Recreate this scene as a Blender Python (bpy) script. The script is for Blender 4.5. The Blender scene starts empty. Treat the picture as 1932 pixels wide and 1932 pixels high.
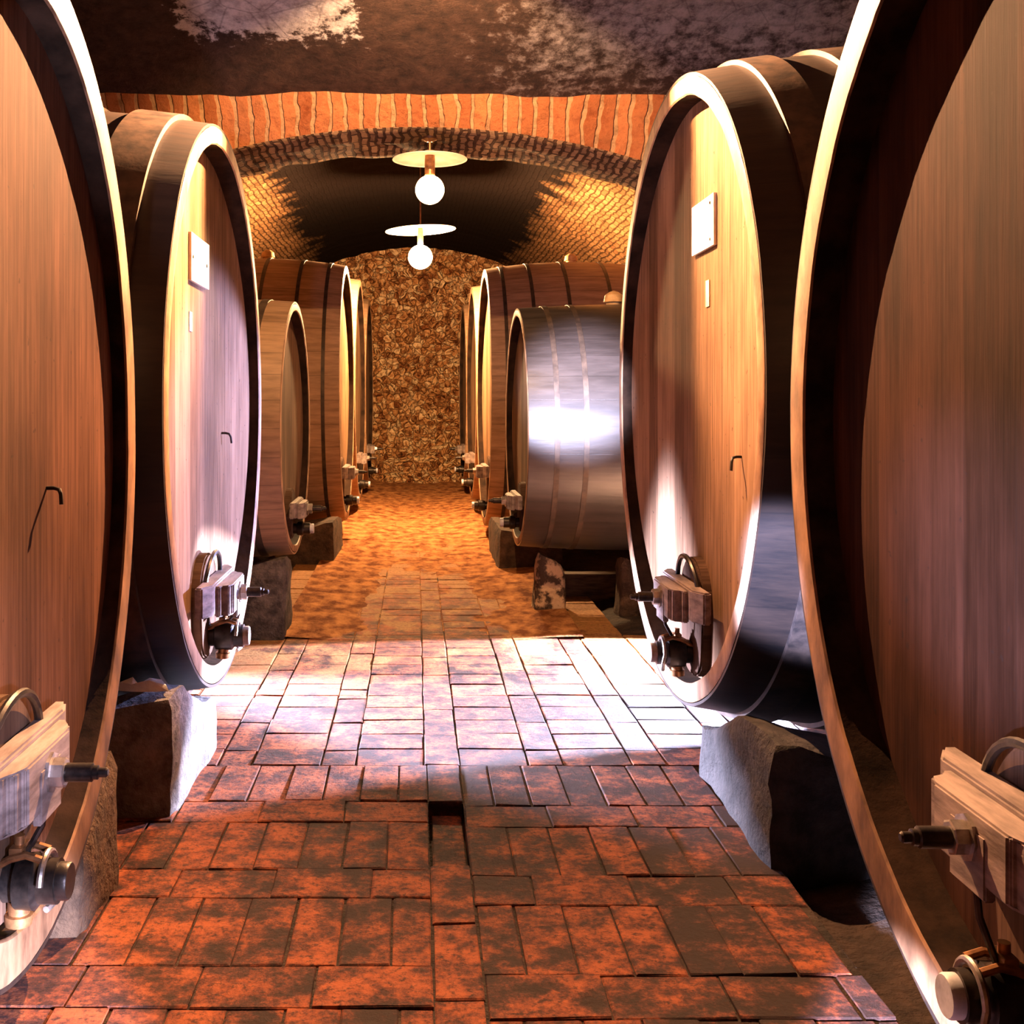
import bpy, bmesh, math, random
from mathutils import Vector, Matrix, noise
PI = math.pi
random.seed(7)
scene = bpy.context.scene
col = scene.collection
ZC = 1.5            # camera height, metres

# ------------------------------------------------------------------ materials
def _nt(name):
    m = bpy.data.materials.new(name); m.use_nodes = True
    nt = m.node_tree; nt.nodes.clear()
    out = nt.nodes.new('ShaderNodeOutputMaterial')
    b = nt.nodes.new('ShaderNodeBsdfPrincipled')
    nt.links.new(b.outputs[0], out.inputs[0])
    return m, nt, b

def N(nt, typ, **kw):
    n = nt.nodes.new(typ)
    for k, v in kw.items():
        if k == 'inp':
            for kk, vv in v.items():
                s = n.inputs[kk]
                if hasattr(vv, 'links') and hasattr(vv, 'node'): nt.links.new(vv, s)
                else: s.default_value = vv
        else: setattr(n, k, v)
    return n

def mth(nt, op, a, b=None, c=None, clamp=False):
    n = nt.nodes.new('ShaderNodeMath'); n.operation = op; n.use_clamp = clamp
    for i, v in enumerate((a, b, c)):
        if v is None: continue
        if isinstance(v, (int, float)): n.inputs[i].default_value = v
        else: nt.links.new(v, n.inputs[i])
    return n.outputs[0]

def ramp(nt, fac, stops):
    r = nt.nodes.new('ShaderNodeValToRGB')
    e = r.color_ramp.elements
    while len(e) < len(stops): e.new(0.5)
    for el, (p, c) in zip(e, stops):
        el.position = p; el.color = (*c, 1) if len(c) == 3 else c
    nt.links.new(fac, r.inputs[0])
    return r.outputs[0]

def mix(nt, fac, a, b, typ='MIX'):
    n = nt.nodes.new('ShaderNodeMix'); n.data_type = 'RGBA'; n.blend_type = typ
    for i, v in ((0, fac), (6, a), (7, b)):
        if isinstance(v, (int, float)): n.inputs[i].default_value = v
        elif isinstance(v, tuple): n.inputs[i].default_value = (*v, 1) if len(v) == 3 else v
        else: nt.links.new(v, n.inputs[i])
    return n.outputs[2]

def coords(nt, kind='Object'):
    return nt.nodes.new('ShaderNodeTexCoord').outputs[kind]

def scaled(nt, v, s):
    n = nt.nodes.new('ShaderNodeMapping'); nt.links.new(v, n.inputs[0])
    n.inputs[3].default_value = s
    return n.outputs[0]

def noise_tex(nt, v, scale, detail=5, rough=0.6):
    n = nt.nodes.new('ShaderNodeTexNoise'); nt.links.new(v, n.inputs['Vector'])
    n.inputs['Scale'].default_value = scale; n.inputs['Detail'].default_value = detail
    n.inputs['Roughness'].default_value = rough
    return n.outputs[0]

def bump(nt, b, h, strength, dist):
    n = nt.nodes.new('ShaderNodeBump'); nt.links.new(h, n.inputs['Height'])
    n.inputs['Strength'].default_value = strength; n.inputs['Distance'].default_value = dist
    nt.links.new(n.outputs[0], b.inputs['Normal'])

def mat_noise(name, c1, c2, scale=8, rough=0.7, bmp=0.3, dist=0.01, stretch=(1, 1, 1), spec=0.3, metal=0, lo=.35, hi=.65):
    m, nt, b = _nt(name)
    v = scaled(nt, coords(nt), stretch)
    f = noise_tex(nt, v, scale)
    nt.links.new(ramp(nt, f, [(lo, c1), (hi, c2)]), b.inputs['Base Color'])
    b.inputs['Roughness'].default_value = rough
    b.inputs['Specular IOR Level'].default_value = spec
    b.inputs['Metallic'].default_value = metal
    if bmp: bump(nt, b, noise_tex(nt, v, scale * 3), bmp, dist)
    return m

def mat_planks(name, c1, c2, plank=0.15, rough=0.8, spec=0.04, stain=0.5, gap=0.5):
    """upright boards: plank index from local y, grain along z"""
    m, nt, b = _nt(name)
    o = coords(nt)
    sx = N(nt, 'ShaderNodeSeparateXYZ', inp={0: o})
    t = mth(nt, 'DIVIDE', sx.outputs[1], plank)
    cell = mth(nt, 'FLOOR', t)
    fr = mth(nt, 'FRACT', t)
    wn = N(nt, 'ShaderNodeTexWhiteNoise', noise_dimensions='1D', inp={'W': cell})
    grain = noise_tex(nt, scaled(nt, o, (1, 26, 0.9)), 2.2, 8, .65)
    broad = noise_tex(nt, scaled(nt, o, (1, 2.2, 0.7)), 1.6, 5, .6)
    f = mth(nt, 'ADD', mth(nt, 'MULTIPLY', grain, .75), mth(nt, 'MULTIPLY', wn.outputs[0], .25))
    base = ramp(nt, f, [(.30, c1), (.68, c2)])
    st = ramp(nt, broad, [(.38, (1 - stain,) * 3), (.62, (1, 1, 1))])
    base = mix(nt, 1.0, base, st, 'MULTIPLY')
    spots = noise_tex(nt, o, 34, 2, .5)
    base = mix(nt, ramp(nt, spots, [(.70, (0, 0, 0)), (.76, (.6, .6, .6))]), base, (.02, .012, .01))
    edge = mth(nt, 'GREATER_THAN', mth(nt, 'ABSOLUTE', mth(nt, 'SUBTRACT', fr, .5)), .485)
    base = mix(nt, mth(nt, 'MULTIPLY', edge, gap), base, (.015, .01, .008))
    nt.links.new(base, b.inputs['Base Color'])
    b.inputs['Roughness'].default_value = rough
    b.inputs['Specular IOR Level'].default_value = spec
    h = mth(nt, 'SUBTRACT', grain, mth(nt, 'MULTIPLY', edge, .8))
    bump(nt, b, h, .25, .006)
    return m

def mat_staves(name, c1, c2, n=44, rough=0.5, spec=0.4):
    """cask sides: stave index from the angle about the local x axis"""
    m, nt, b = _nt(name)
    o = coords(nt)
    sx = N(nt, 'ShaderNodeSeparateXYZ', inp={0: o})
    ang = mth(nt, 'ARCTAN2', sx.outputs[1], mth(nt, 'SUBTRACT', sx.outputs[2], 1.5))
    t = mth(nt, 'MULTIPLY', ang, n / (2 * PI))
    cell = mth(nt, 'FLOOR', t); fr = mth(nt, 'FRACT', t)
    wn = N(nt, 'ShaderNodeTexWhiteNoise', noise_dimensions='1D', inp={'W': cell})
    g = noise_tex(nt, scaled(nt, o, (1.2, 9, 9)), 2.5, 6, .65)
    f = mth(nt, 'ADD', mth(nt, 'MULTIPLY', g, .88), mth(nt, 'MULTIPLY', wn.outputs[0], .12))
    base = ramp(nt, f, [(.3, c1), (.7, c2)])
    edge = mth(nt, 'GREATER_THAN', mth(nt, 'ABSOLUTE', mth(nt, 'SUBTRACT', fr, .5)), .482)
    base = mix(nt, mth(nt, 'MULTIPLY', edge, .35), base, (.006, .004, .003))
    nt.links.new(base, b.inputs['Base Color'])
    b.inputs['Roughness'].default_value = rough
    b.inputs['Specular IOR Level'].default_value = spec
    bump(nt, b, mth(nt, 'SUBTRACT', g, mth(nt, 'MULTIPLY', edge, .25)), .2, .006)
    return m

def mat_floor_brick():
    m, nt, b = _nt('floor_brick')
    o = coords(nt)
    at = N(nt, 'ShaderNodeAttribute', attribute_name='tint')
    sx = N(nt, 'ShaderNodeSeparateXYZ', inp={0: o})
    rnd = at.outputs['Fac']
    n1 = noise_tex(nt, o, 7.0, 10, .76)
    n2 = noise_tex(nt, o, 38, 7, .75)
    left = mth(nt, 'MULTIPLY', sx.outputs[0], -.035)
    f = mth(nt, 'ADD', mth(nt, 'ADD', n1, mth(nt, 'MULTIPLY', mth(nt, 'SUBTRACT', rnd, .5), .10)), left)
    base = ramp(nt, f, [(.41, (.026, .013, .011)), (.475, (.075, .026, .018)), (.53, (.18, .048, .022)), (.61, (.32, .088, .032))])
    base = mix(nt, ramp(nt, n2, [(.50, (0, 0, 0)), (.62, (.85, .85, .85))]), base, (.022, .013, .012))
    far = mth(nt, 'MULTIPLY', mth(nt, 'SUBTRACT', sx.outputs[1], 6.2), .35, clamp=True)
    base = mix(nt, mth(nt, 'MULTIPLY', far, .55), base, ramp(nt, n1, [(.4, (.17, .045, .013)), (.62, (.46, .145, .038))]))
    # trodden earth over the bricks far down the cellar
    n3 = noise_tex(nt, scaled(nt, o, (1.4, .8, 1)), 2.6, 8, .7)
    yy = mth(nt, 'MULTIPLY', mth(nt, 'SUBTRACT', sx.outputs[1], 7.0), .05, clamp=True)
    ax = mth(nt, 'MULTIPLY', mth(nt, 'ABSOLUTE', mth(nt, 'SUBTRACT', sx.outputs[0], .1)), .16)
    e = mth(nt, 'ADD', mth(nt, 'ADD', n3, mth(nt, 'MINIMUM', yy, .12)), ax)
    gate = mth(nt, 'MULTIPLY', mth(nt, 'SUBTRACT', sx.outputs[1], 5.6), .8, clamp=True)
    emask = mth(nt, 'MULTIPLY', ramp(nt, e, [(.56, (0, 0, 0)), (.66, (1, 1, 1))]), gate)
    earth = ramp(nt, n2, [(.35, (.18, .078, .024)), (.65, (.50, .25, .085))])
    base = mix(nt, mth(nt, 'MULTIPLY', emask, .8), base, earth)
    nt.links.new(base, b.inputs['Base Color'])
    b.inputs['Roughness'].default_value = .75
    b.inputs['Specular IOR Level'].default_value = .15
    bump(nt, b, mth(nt, 'ADD', n1, mth(nt, 'MULTIPLY', n2, .7)), .75, .014)
    return m

def mat_masonry(name, bw, bh, c1, c2, mortar, off=.5, tone=None, rough=.9, mort=.014, pit=.5, soften=0.0):
    """brickwork from the mesh's uv, in metres"""
    m, nt, b = _nt(name)
    uv = coords(nt, 'UV'); o = coords(nt)
    wob = N(nt, 'ShaderNodeTexNoise', inp={'Vector': o, 'Scale': 5.0, 'Detail': 3.0})
    va = N(nt, 'ShaderNodeVectorMath', operation='SCALE', inp={0: wob.outputs[1], 'Scale': .085})
    vv = N(nt, 'ShaderNodeVectorMath', operation='ADD', inp={0: uv, 1: va.outputs[0]})
    br = N(nt, 'ShaderNodeTexBrick', offset=off, inp={'Vector': vv.outputs[0], 'Color1': (0.2, .2, .2, 1), 'Color2': (.8, .8, .8, 1),
           'Mortar': (0, 0, 0, 1), 'Scale': 1.0, 'Mortar Size': mort, 'Mortar Smooth': .4, 'Bias': 0.0, 'Brick Width': bw, 'Row Height': bh})
    bwn = N(nt, 'ShaderNodeRGBToBW', inp={0: br.outputs[0]})
    n1 = noise_tex(nt, o, 9, 8, .7)
    n2 = noise_tex(nt, o, 2.2, 5, .6)
    f = mth(nt, 'ADD', mth(nt, 'MULTIPLY', bwn.outputs[0], .35), mth(nt, 'MULTIPLY', n1, .75))
    base = ramp(nt, f, [(.30, c1), (.72, c2)])
    base = mix(nt, br.outputs[1], base, mortar)
    base = mix(nt, ramp(nt, n1, [(.5, (0, 0, 0)), (.68, (pit, pit, pit))]), base, tuple(c * .25 for c in c1))
    if tone:
        base = tone(nt, o, n1, n2, base)
    nt.links.new(base, b.inputs['Base Color'])
    b.inputs['Roughness'].default_value = rough
    b.inputs['Specular IOR Level'].default_value = .03
    h = mth(nt, 'SUBTRACT', mth(nt, 'MULTIPLY', n1, 1.2), mth(nt, 'MULTIPLY', br.outputs[1], .7))
    bump(nt, b, h, .8, .03)
    return m

def dark_crown(nt, o, n1, n2, base):  # blends the brick to near black towards the crown, with a ragged edge
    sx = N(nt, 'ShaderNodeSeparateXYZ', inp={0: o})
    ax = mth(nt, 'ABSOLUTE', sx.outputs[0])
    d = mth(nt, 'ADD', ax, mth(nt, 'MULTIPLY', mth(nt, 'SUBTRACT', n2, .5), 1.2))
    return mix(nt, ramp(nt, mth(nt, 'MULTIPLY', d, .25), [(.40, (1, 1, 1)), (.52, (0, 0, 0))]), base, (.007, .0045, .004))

def mat_ceiling():
    m, nt, b = _nt('sooty_plaster')
    o = coords(nt)
    sx = N(nt, 'ShaderNodeSeparateXYZ', inp={0: o})
    n1 = noise_tex(nt, o, 1.3, 8, .66)
    n2 = noise_tex(nt, o, 11, 8, .72)
    vor = N(nt, 'ShaderNodeTexVoronoi', feature='DISTANCE_TO_EDGE', inp={'Vector': o, 'Scale': 4.5})
    base = ramp(nt, n2, [(.35, (.018, .011, .010)), (.65, (.060, .032, .024))])
    # flaking pale limewash, one sheet left of the lamp and a wide worn area to the right
    def box(cx, cy, rx, ry):
        dx = mth(nt, 'DIVIDE', mth(nt, 'ABSOLUTE', mth(nt, 'SUBTRACT', sx.outputs[0], cx)), rx)
        dy = mth(nt, 'DIVIDE', mth(nt, 'ABSOLUTE', mth(nt, 'SUBTRACT', sx.outputs[1], cy)), ry)
        return mth(nt, 'SUBTRACT', 1.0, mth(nt, 'MAXIMUM', dx, dy))
    wob = mth(nt, 'MULTIPLY', mth(nt, 'SUBTRACT', n2, .5), 1.1)
    a = mth(nt, 'ADD', box(-.86, 5.9, .52, .78), wob)
    c = mth(nt, 'ADD', box(1.75, 6.0, 1.2, 1.15), mth(nt, 'MULTIPLY', wob, 2.0))
    ma = ramp(nt, a, [(.0, (0, 0, 0)), (.10, (1, 1, 1))])
    mc = ramp(nt, c, [(.0, (0, 0, 0)), (.5, (.42, .42, .42))])
    pale = ramp(nt, n2, [(.32, (.16, .14, .14)), (.6, (.50, .46, .46))])
    pale = mix(nt, ramp(nt, vor.outputs[0], [(.0, (.45, .45, .45)), (.03, (0, 0, 0))]), pale, (.07, .055, .055))
    base = mix(nt, ma, base, pale)
    base = mix(nt, mc, base, pale)
    nt.links.new(base, b.inputs['Base Color'])
    b.inputs['Roughness'].default_value = .85
    b.inputs['Specular IOR Level'].default_value = .2
    bump(nt, b, mth(nt, 'ADD', n2, mth(nt, 'MULTIPLY', n1, .8)), .7, .04)
    return m

def mat_rubble():
    m, nt, b = _nt('rubble_stone')
    o = coords(nt)
    w = N(nt, 'ShaderNodeTexNoise', inp={'Vector': o, 'Scale': 6.0, 'Detail': 4.0})
    va = N(nt, 'ShaderNodeVectorMath', operation='SCALE', inp={0: w.outputs[1], 'Scale': .12})
    vv = N(nt, 'ShaderNodeVectorMath', operation='ADD', inp={0: o, 1: va.outputs[0]})
    vr = N(nt, 'ShaderNodeTexVoronoi', inp={'Vector': vv.outputs[0], 'Scale': 9.0})
    ve = N(nt, 'ShaderNodeTexVoronoi', feature='DISTANCE_TO_EDGE', inp={'Vector': vv.outputs[0], 'Scale': 9.0})
    bw = N(nt, 'ShaderNodeRGBToBW', inp={0: vr.outputs['Color']})
    n1 = noise_tex(nt, o, 7, 6, .65)
    f = mth(nt, 'ADD', mth(nt, 'MULTIPLY', bw.outputs[0], .3), mth(nt, 'MULTIPLY', n1, .72))
    base = ramp(nt, f, [(.34, (.22, .070, .022)), (.50, (.66, .33, .13)), (.64, (.92, .66, .38))])
    base = mix(nt, ramp(nt, ve.outputs[0], [(.0, (.95, .95, .95)), (.07, (0, 0, 0))]), base, (.05, .016, .008))
    nt.links.new(base, b.inputs['Base Color'])
    b.inputs['Roughness'].default_value = .95
    b.inputs['Specular IOR Level'].default_value = .1
    bump(nt, b, mth(nt, 'ADD', n1, mth(nt, 'MULTIPLY', ve.outputs[0], 1.5)), 1.0, .12)
    return m

def mat_emit(name, color, strength):
    m, nt, b = _nt(name)
    b.inputs['Base Color'].default_value = (*color, 1)
    b.inputs['Emission Color'].default_value = (*color, 1)
    b.inputs['Emission Strength'].default_value = strength
    return m

WARM = (1.0, .56, .24)
M = dict(
    head_brown=mat_planks('cask_head_brown', (.058, .024, .014), (.145, .066, .039), .22, stain=.45, gap=.25),
    head_dark=mat_planks('cask_head_dark', (.024, .009, .0054), (.060, .024, .0145), .22, stain=.6, gap=.2),
    head_pale=mat_planks('cask_head_pale', (.13, .072, .040), (.36, .215, .130), .17, stain=.40, gap=.3),
    head_small=mat_planks('cask_head_small', (.11, .06, .035), (.30, .18, .10), .14, stain=.45),
    staves=mat_staves('cask_staves_black', (.006, .004, .0035), (.030, .016, .010), 44),
    staves_brown=mat_staves('cask_staves_brown', (.13, .075, .042), (.33, .20, .12), 36, rough=.5),
    staves_grey=mat_staves('cask_staves_grey', (.018, .0135, .011), (.050, .038, .032), 36, rough=.34, spec=.6),
    endgrain=mat_noise('rim_end_grain', (.16, .085, .045), (.46, .27, .15), 9, .6, .3, .004, (1, 1, .5)),
    rimwood=mat_noise('rim_inner_wood', (.010, .006, .004), (.034, .018, .011), 7, .85, .3, spec=.04),
    hoop=mat_noise('hoop_iron', (.022, .015, .012), (.085, .052, .036), 12, .5, .2, .003, spec=.5, metal=.25),
    hoop_thin=mat_noise('thin_hoop_iron', (.03, .02, .014), (.085, .055, .036), 12, .55, .2, .003, spec=.5, metal=.3),
    bar=mat_noise('crossbar_wood', (.10, .072, .065), (.27, .205, .185), 10, .6, .3, .004, (3, .6, 3)),
    door=mat_planks('manhole_wood', (.06, .033, .022), (.17, .10, .065), .11, stain=.4),
    iron=mat_noise('black_iron', (.010, .008, .008), (.05, .038, .032), 22, .35, .2, .002, spec=.6, metal=.6),
    steel=mat_noise('worn_steel', (.20, .17, .15), (.45, .40, .36), 25, .35, .2, .002, spec=.6, metal=.8),
    brass=mat_noise('dull_brass', (.16, .07, .03), (.42, .20, .08), 25, .4, .2, .002, spec=.6, metal=.7),
    capwood=mat_noise('tap_cap', (.30, .30, .34), (.52, .52, .56), 20, .5, .2, .002),
    plate=mat_noise('white_enamel', (.70, .67, .62), (.86, .83, .78), 8, .35, 0),
    strip=mat_noise('yellow_label', (.62, .42, .16), (.80, .58, .26), 10, .5, 0),
    strip_white=mat_noise('white_label', (.74, .72, .70), (.88, .86, .84), 10, .5, 0),
    bung=mat_noise('bung_wood', (.45, .25, .10), (.75, .48, .22), 14, .6, .2),
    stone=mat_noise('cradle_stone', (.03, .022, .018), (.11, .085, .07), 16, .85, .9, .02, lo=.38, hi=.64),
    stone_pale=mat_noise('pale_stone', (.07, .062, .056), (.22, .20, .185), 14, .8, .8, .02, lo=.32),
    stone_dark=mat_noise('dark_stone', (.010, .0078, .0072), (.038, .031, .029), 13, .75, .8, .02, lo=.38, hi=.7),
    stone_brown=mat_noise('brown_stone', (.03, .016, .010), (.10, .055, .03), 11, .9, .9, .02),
    chock=mat_noise('chock_stone', (.06, .035, .02), (.50, .34, .19), 11, .9, .9, .02, lo=.46, hi=.56),
    timber=mat_noise('timber', (.035, .02, .013), (.11, .065, .038), 8, .8, .5, .01, (1, 6, 6)),
    splinter=mat_noise('split_wood', (.62, .58, .54), (.85, .82, .78), 10, .7, .3, .01),
    earth=mat_noise('earth', (.012, .008, .006), (.045, .027, .019), 9, .95, .9, .03),
    dirt=mat_noise('trodden_earth', (.13, .042, .015), (.46, .205, .075), 9, .95, 1.0, .02, (1, .6, 1), spec=.05, lo=.38, hi=.66),
    staves_tan=mat_staves('cask_staves_tan', (.22, .125, .07), (.50, .31, .19), 36, rough=.55, spec=.25),
    endgrain_dark=mat_noise('rim_end_grain_dark', (.070, .034, .018), (.24, .125, .066), 9, .65, .3, .004, (1, 1, .5), spec=.15),
    brick=mat_floor_brick(),
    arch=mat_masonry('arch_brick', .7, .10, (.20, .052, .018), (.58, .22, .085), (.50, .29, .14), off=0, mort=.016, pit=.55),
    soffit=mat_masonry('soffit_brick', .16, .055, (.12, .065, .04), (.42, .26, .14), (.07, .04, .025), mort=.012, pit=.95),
    vault=mat_masonry('vault_brick', .22, .075, (.14, .062, .028), (.46, .25, .115), (.085, .045, .022), mort=.012, pit=.95, tone=dark_crown),
    wallb=mat_masonry('wall_brick', .30, .10, (.06, .03, .02), (.20, .10, .06), (.05, .035, .025), pit=.6),
    ceil=mat_ceiling(), rubble=mat_rubble(),
    enamel=mat_noise('lamp_enamel', (.62, .52, .40), (.78, .68, .54), 12, .4, .1, .002),
)
def bulb_mat(name, s): return mat_emit(name, WARM, s)

# ------------------------------------------------------------------ mesh helpers
def obj(name, bm, mats, parent=None, smooth=False, loc=None):
    me = bpy.data.meshes.new(name)
    bmesh.ops.recalc_face_normals(bm, faces=bm.faces[:])
    bm.to_mesh(me); bm.free()
    if not isinstance(mats, (list, tuple)): mats = [mats]
    for m in mats: me.materials.append(m)
    if smooth:
        for p in me.polygons: p.use_smooth = True
        try: me.set_sharp_from_angle(angle=math.radians(38))
        except Exception: pass
    o = bpy.data.objects.new(name, me); col.objects.link(o)
    if parent: o.parent = parent
    if loc: o.location = loc
    return o

def tag(o, label, cat, group=None):
    o['label'] = label; o['category'] = cat
    if group: o['group'] = group
    return o

def struct(o):
    o['kind'] = 'structure'; return o

def thing(name, label, cat, loc, rotz=0, group=None):
    o = bpy.data.objects.new(name, None); col.objects.link(o)
    o.empty_display_size = .2
    o.location = loc; o.rotation_euler = (0, 0, rotz)
    return tag(o, label, cat, group)

def add_box(bm, x0, x1, y0, y1, z0, z1, bev=0.0, mi=0):
    vs = [bm.verts.new((x, y, z)) for x in (x0, x1) for y in (y0, y1) for z in (z0, z1)]
    idx = [(0, 1, 3, 2), (4, 6, 7, 5), (0, 4, 5, 1), (2, 3, 7, 6), (0, 2, 6, 4), (1, 5, 7, 3)]
    fs = [bm.faces.new([vs[i] for i in f]) for f in idx]
    for f in fs: f.material_index = mi
    if bev:
        es = list({e for f in fs for e in f.edges})
        bmesh.ops.bevel(bm, geom=es, offset=bev, segments=2, affect='EDGES', profile=.6)
    return vs

def ring(bm, prof, ny, closed, ry, rz, cz, mis=None, jitter=0, seed=0, bulge=(0, 0)):
    """oval lathe about the local x axis. prof: (x, off, bulge fraction)"""
    rnd = random.Random(seed)
    jit = [rnd.uniform(-1, 1) * jitter for _ in range(ny // 4 + 1)]
    rows = []
    for i in range(ny):
        a = 2 * PI * i / ny
        j = jit[i // 4] if jitter else 0
        r = []
        for p in prof:
            x, off, bf = p
            y = (ry + off + j + bulge[0] * bf) * math.sin(a)
            z = (rz + off + j + bulge[1] * bf) * math.cos(a)
            r.append(bm.verts.new((x, y, cz + z)))
        rows.append(r)
    n = len(prof)
    for i in range(ny):
        A, B = rows[i], rows[(i + 1) % ny]
        for k in range(n if closed else n - 1):
            f = bm.faces.new((A[k], B[k], B[(k + 1) % n], A[(k + 1) % n]))
            if mis: f.material_index = mis[k]
    return rows

def add_cyl(bm, p0, p1, r0, r1=None, seg=20, cap=True):
    r1 = r0 if r1 is None else r1
    p0, p1 = Vector(p0), Vector(p1)
    d = (p1 - p0).normalized()
    u = d.orthogonal().normalized(); w = d.cross(u)
    A, B = [], []
    for i in range(seg):
        a = 2 * PI * i / seg
        q = u * math.cos(a) + w * math.sin(a)
        A.append(bm.verts.new(p0 + q * r0)); B.append(bm.verts.new(p1 + q * r1))
    for i in range(seg):
        bm.faces.new((A[i], A[(i + 1) % seg], B[(i + 1) % seg], B[i]))
    if cap:
        bm.faces.new(A[::-1]); bm.faces.new(B)

def add_lathe_axis(bm, p0, axis, prof, seg=24):
    """prof: (distance along axis, radius), closed at both ends"""
    p0 = Vector(p0); d = Vector(axis).normalized()
    u = d.orthogonal().normalized(); w = d.cross(u)
    rows = []
    for s, r in prof:
        rows.append([bm.verts.new(p0 + d * s + (u * math.cos(2 * PI * i / seg) + w * math.sin(2 * PI * i / seg)) * max(r, 1e-4)) for i in range(seg)])
    for a, b in zip(rows, rows[1:]):
        for i in range(seg):
            bm.faces.new((a[i], a[(i + 1) % seg], b[(i + 1) % seg], b[i]))
    bm.faces.new(rows[0][::-1]); bm.faces.new(rows[-1])

def add_tube(bm, pts, r, seg=10):
    pts = [Vector(p) for p in pts]
    rows = []
    prev = None
    for i, p in enumerate(pts):
        d = (pts[min(i + 1, len(pts) - 1)] - pts[max(i - 1, 0)]).normalized()
        u = d.orthogonal().normalized() if prev is None else (prev - d * prev.dot(d)).normalized()
        prev = u; w = d.cross(u)
        rows.append([bm.verts.new(p + (u * math.cos(2 * PI * k / seg) + w * math.sin(2 * PI * k / seg)) * r) for k in range(seg)])
    for a, b in zip(rows, rows[1:]):
        for k in range(seg): bm.faces.new((a[k], a[(k + 1) % seg], b[(k + 1) % seg], b[k]))
    bm.faces.new(rows[0][::-1]); bm.faces.new(rows[-1])

def add_prism(bm, outline, z0, z1, bev=0):
    """outline of (x, y) in plan, extruded in z"""
    A = [bm.verts.new((x, y, z0)) for x, y in outline]; B = [bm.verts.new((x, y, z1)) for x, y in outline]
    n = len(outline); fs = [bm.faces.new(A[::-1]), bm.faces.new(B)]
    for i in range(n): fs.append(bm.faces.new((A[i], A[(i + 1) % n], B[(i + 1) % n], B[i])))
    if bev:
        es = list({e for f in fs for e in f.edges})
        bmesh.ops.bevel(bm, geom=es, offset=bev, segments=2, affect='EDGES')

# ------------------------------------------------------------------ casks
def cask(side, a, d, ry, rz, cz, t, p, c, L, bulge, head_m, stave_m, hoops, hoop_w, hoop_t, label, group,
         gear=None, rim_m='endgrain', hoop_m='hoop', bung=None, seg=160):
    """side -1 left of the aisle, +1 right; local x runs into the cask, local y along the aisle"""
    root = thing('wine_cask', label, 'wine cask', (side * a, d, 0), 0 if side > 0 else PI, group)
    Z = ZC + cz
    pc = p + c + .03
    # staves: outer shell and the closed back
    bm = bmesh.new()
    prof = [(.004, -.012, 0), (.004, 0, 0)]
    for i in range(1, 15):
        x = L * i / 14
        prof.append((x, 0, 1 - ((x - L / 2) / (L / 2)) ** 2))
    prof += [(L, -t, 0), (L - .05, -t - .01, 0)]
    rows = ring(bm, prof, seg, False, ry, rz, Z, jitter=.0018, seed=int(d * 10), bulge=bulge)
    bm.faces.new([r[-1] for r in rows])
    obj('staves', bm, M[stave_m], root, True)
    # rim (chime): end grain in front, darker wall inside
    bm = bmesh.new()
    prof = [(.003, -.014, 0), (0, -.02, 0), (0, -t + .006, 0), (.006, -t, 0), (pc, -t - .012, 0), (pc, -.014, 0)]
    ring(bm, prof, seg, True, ry, rz, Z, mis=[0, 0, 0, 1, 1, 1], jitter=.0025, seed=int(d * 10) + 3)
    obj('rim', bm, [M[rim_m], M['rimwood']], root, True)
    # head: upright boards, slightly dished
    hy, hz = ry - t - .004, rz - t - .004
    def depth(y):
        q = min(1, abs(y) / hy)
        return p + c * (1 - q * q)
    bm = bmesh.new()
    nr, na = 12, seg // 2
    ctr = bm.verts.new((depth(0), 0, Z)); prev = None
    for k in range(1, nr + 1):
        s = k / nr
        cur = []
        for i in range(na):
            an = 2 * PI * i / na
            y, z = s * hy * math.sin(an), s * hz * math.cos(an)
            cur.append(bm.verts.new((depth(y), y, Z + z)))
        for i in range(na):
            j = (i + 1) % na
            if prev is None: bm.faces.new((ctr, cur[i], cur[j]))
            else: bm.faces.new((prev[i], cur[i], cur[j], prev[j]))
        prev = cur
    obj('head', bm, M[head_m], root, True)
    # hoops
    for hx in hoops:
        bm = bmesh.new()
        bf = lambda x: 1 - ((x - L / 2) / (L / 2)) ** 2
        x0, x1 = hx, hx + hoop_w
        prof = [(x0, -.004, bf(x0)), (x0, hoop_t, bf(x0)), (x1, hoop_t, bf(x1)), (x1, -.004, bf(x1))]
        ring(bm, prof, seg, True, ry, rz, Z, bulge=bulge)
        obj('hoop', bm, M[hoop_m], root, True)
    if bung:
        bm = bmesh.new()
        bz = Z + rz + bulge[1] * (1 - ((bung - L / 2) / (L / 2)) ** 2)
        add_lathe_axis(bm, (bung, 0, bz - .03), (0, 0, 1), [(0, .05), (.045, .055), (.05, .075), (.10, .065), (.125, .03), (.135, .0)])
        obj('bung', bm, M['bung'], root, True)
    if gear: make_gear(root, depth, Z - rz + t, **gear)
    root['_'] = 0; del root['_']
    return root, depth, Z

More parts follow.
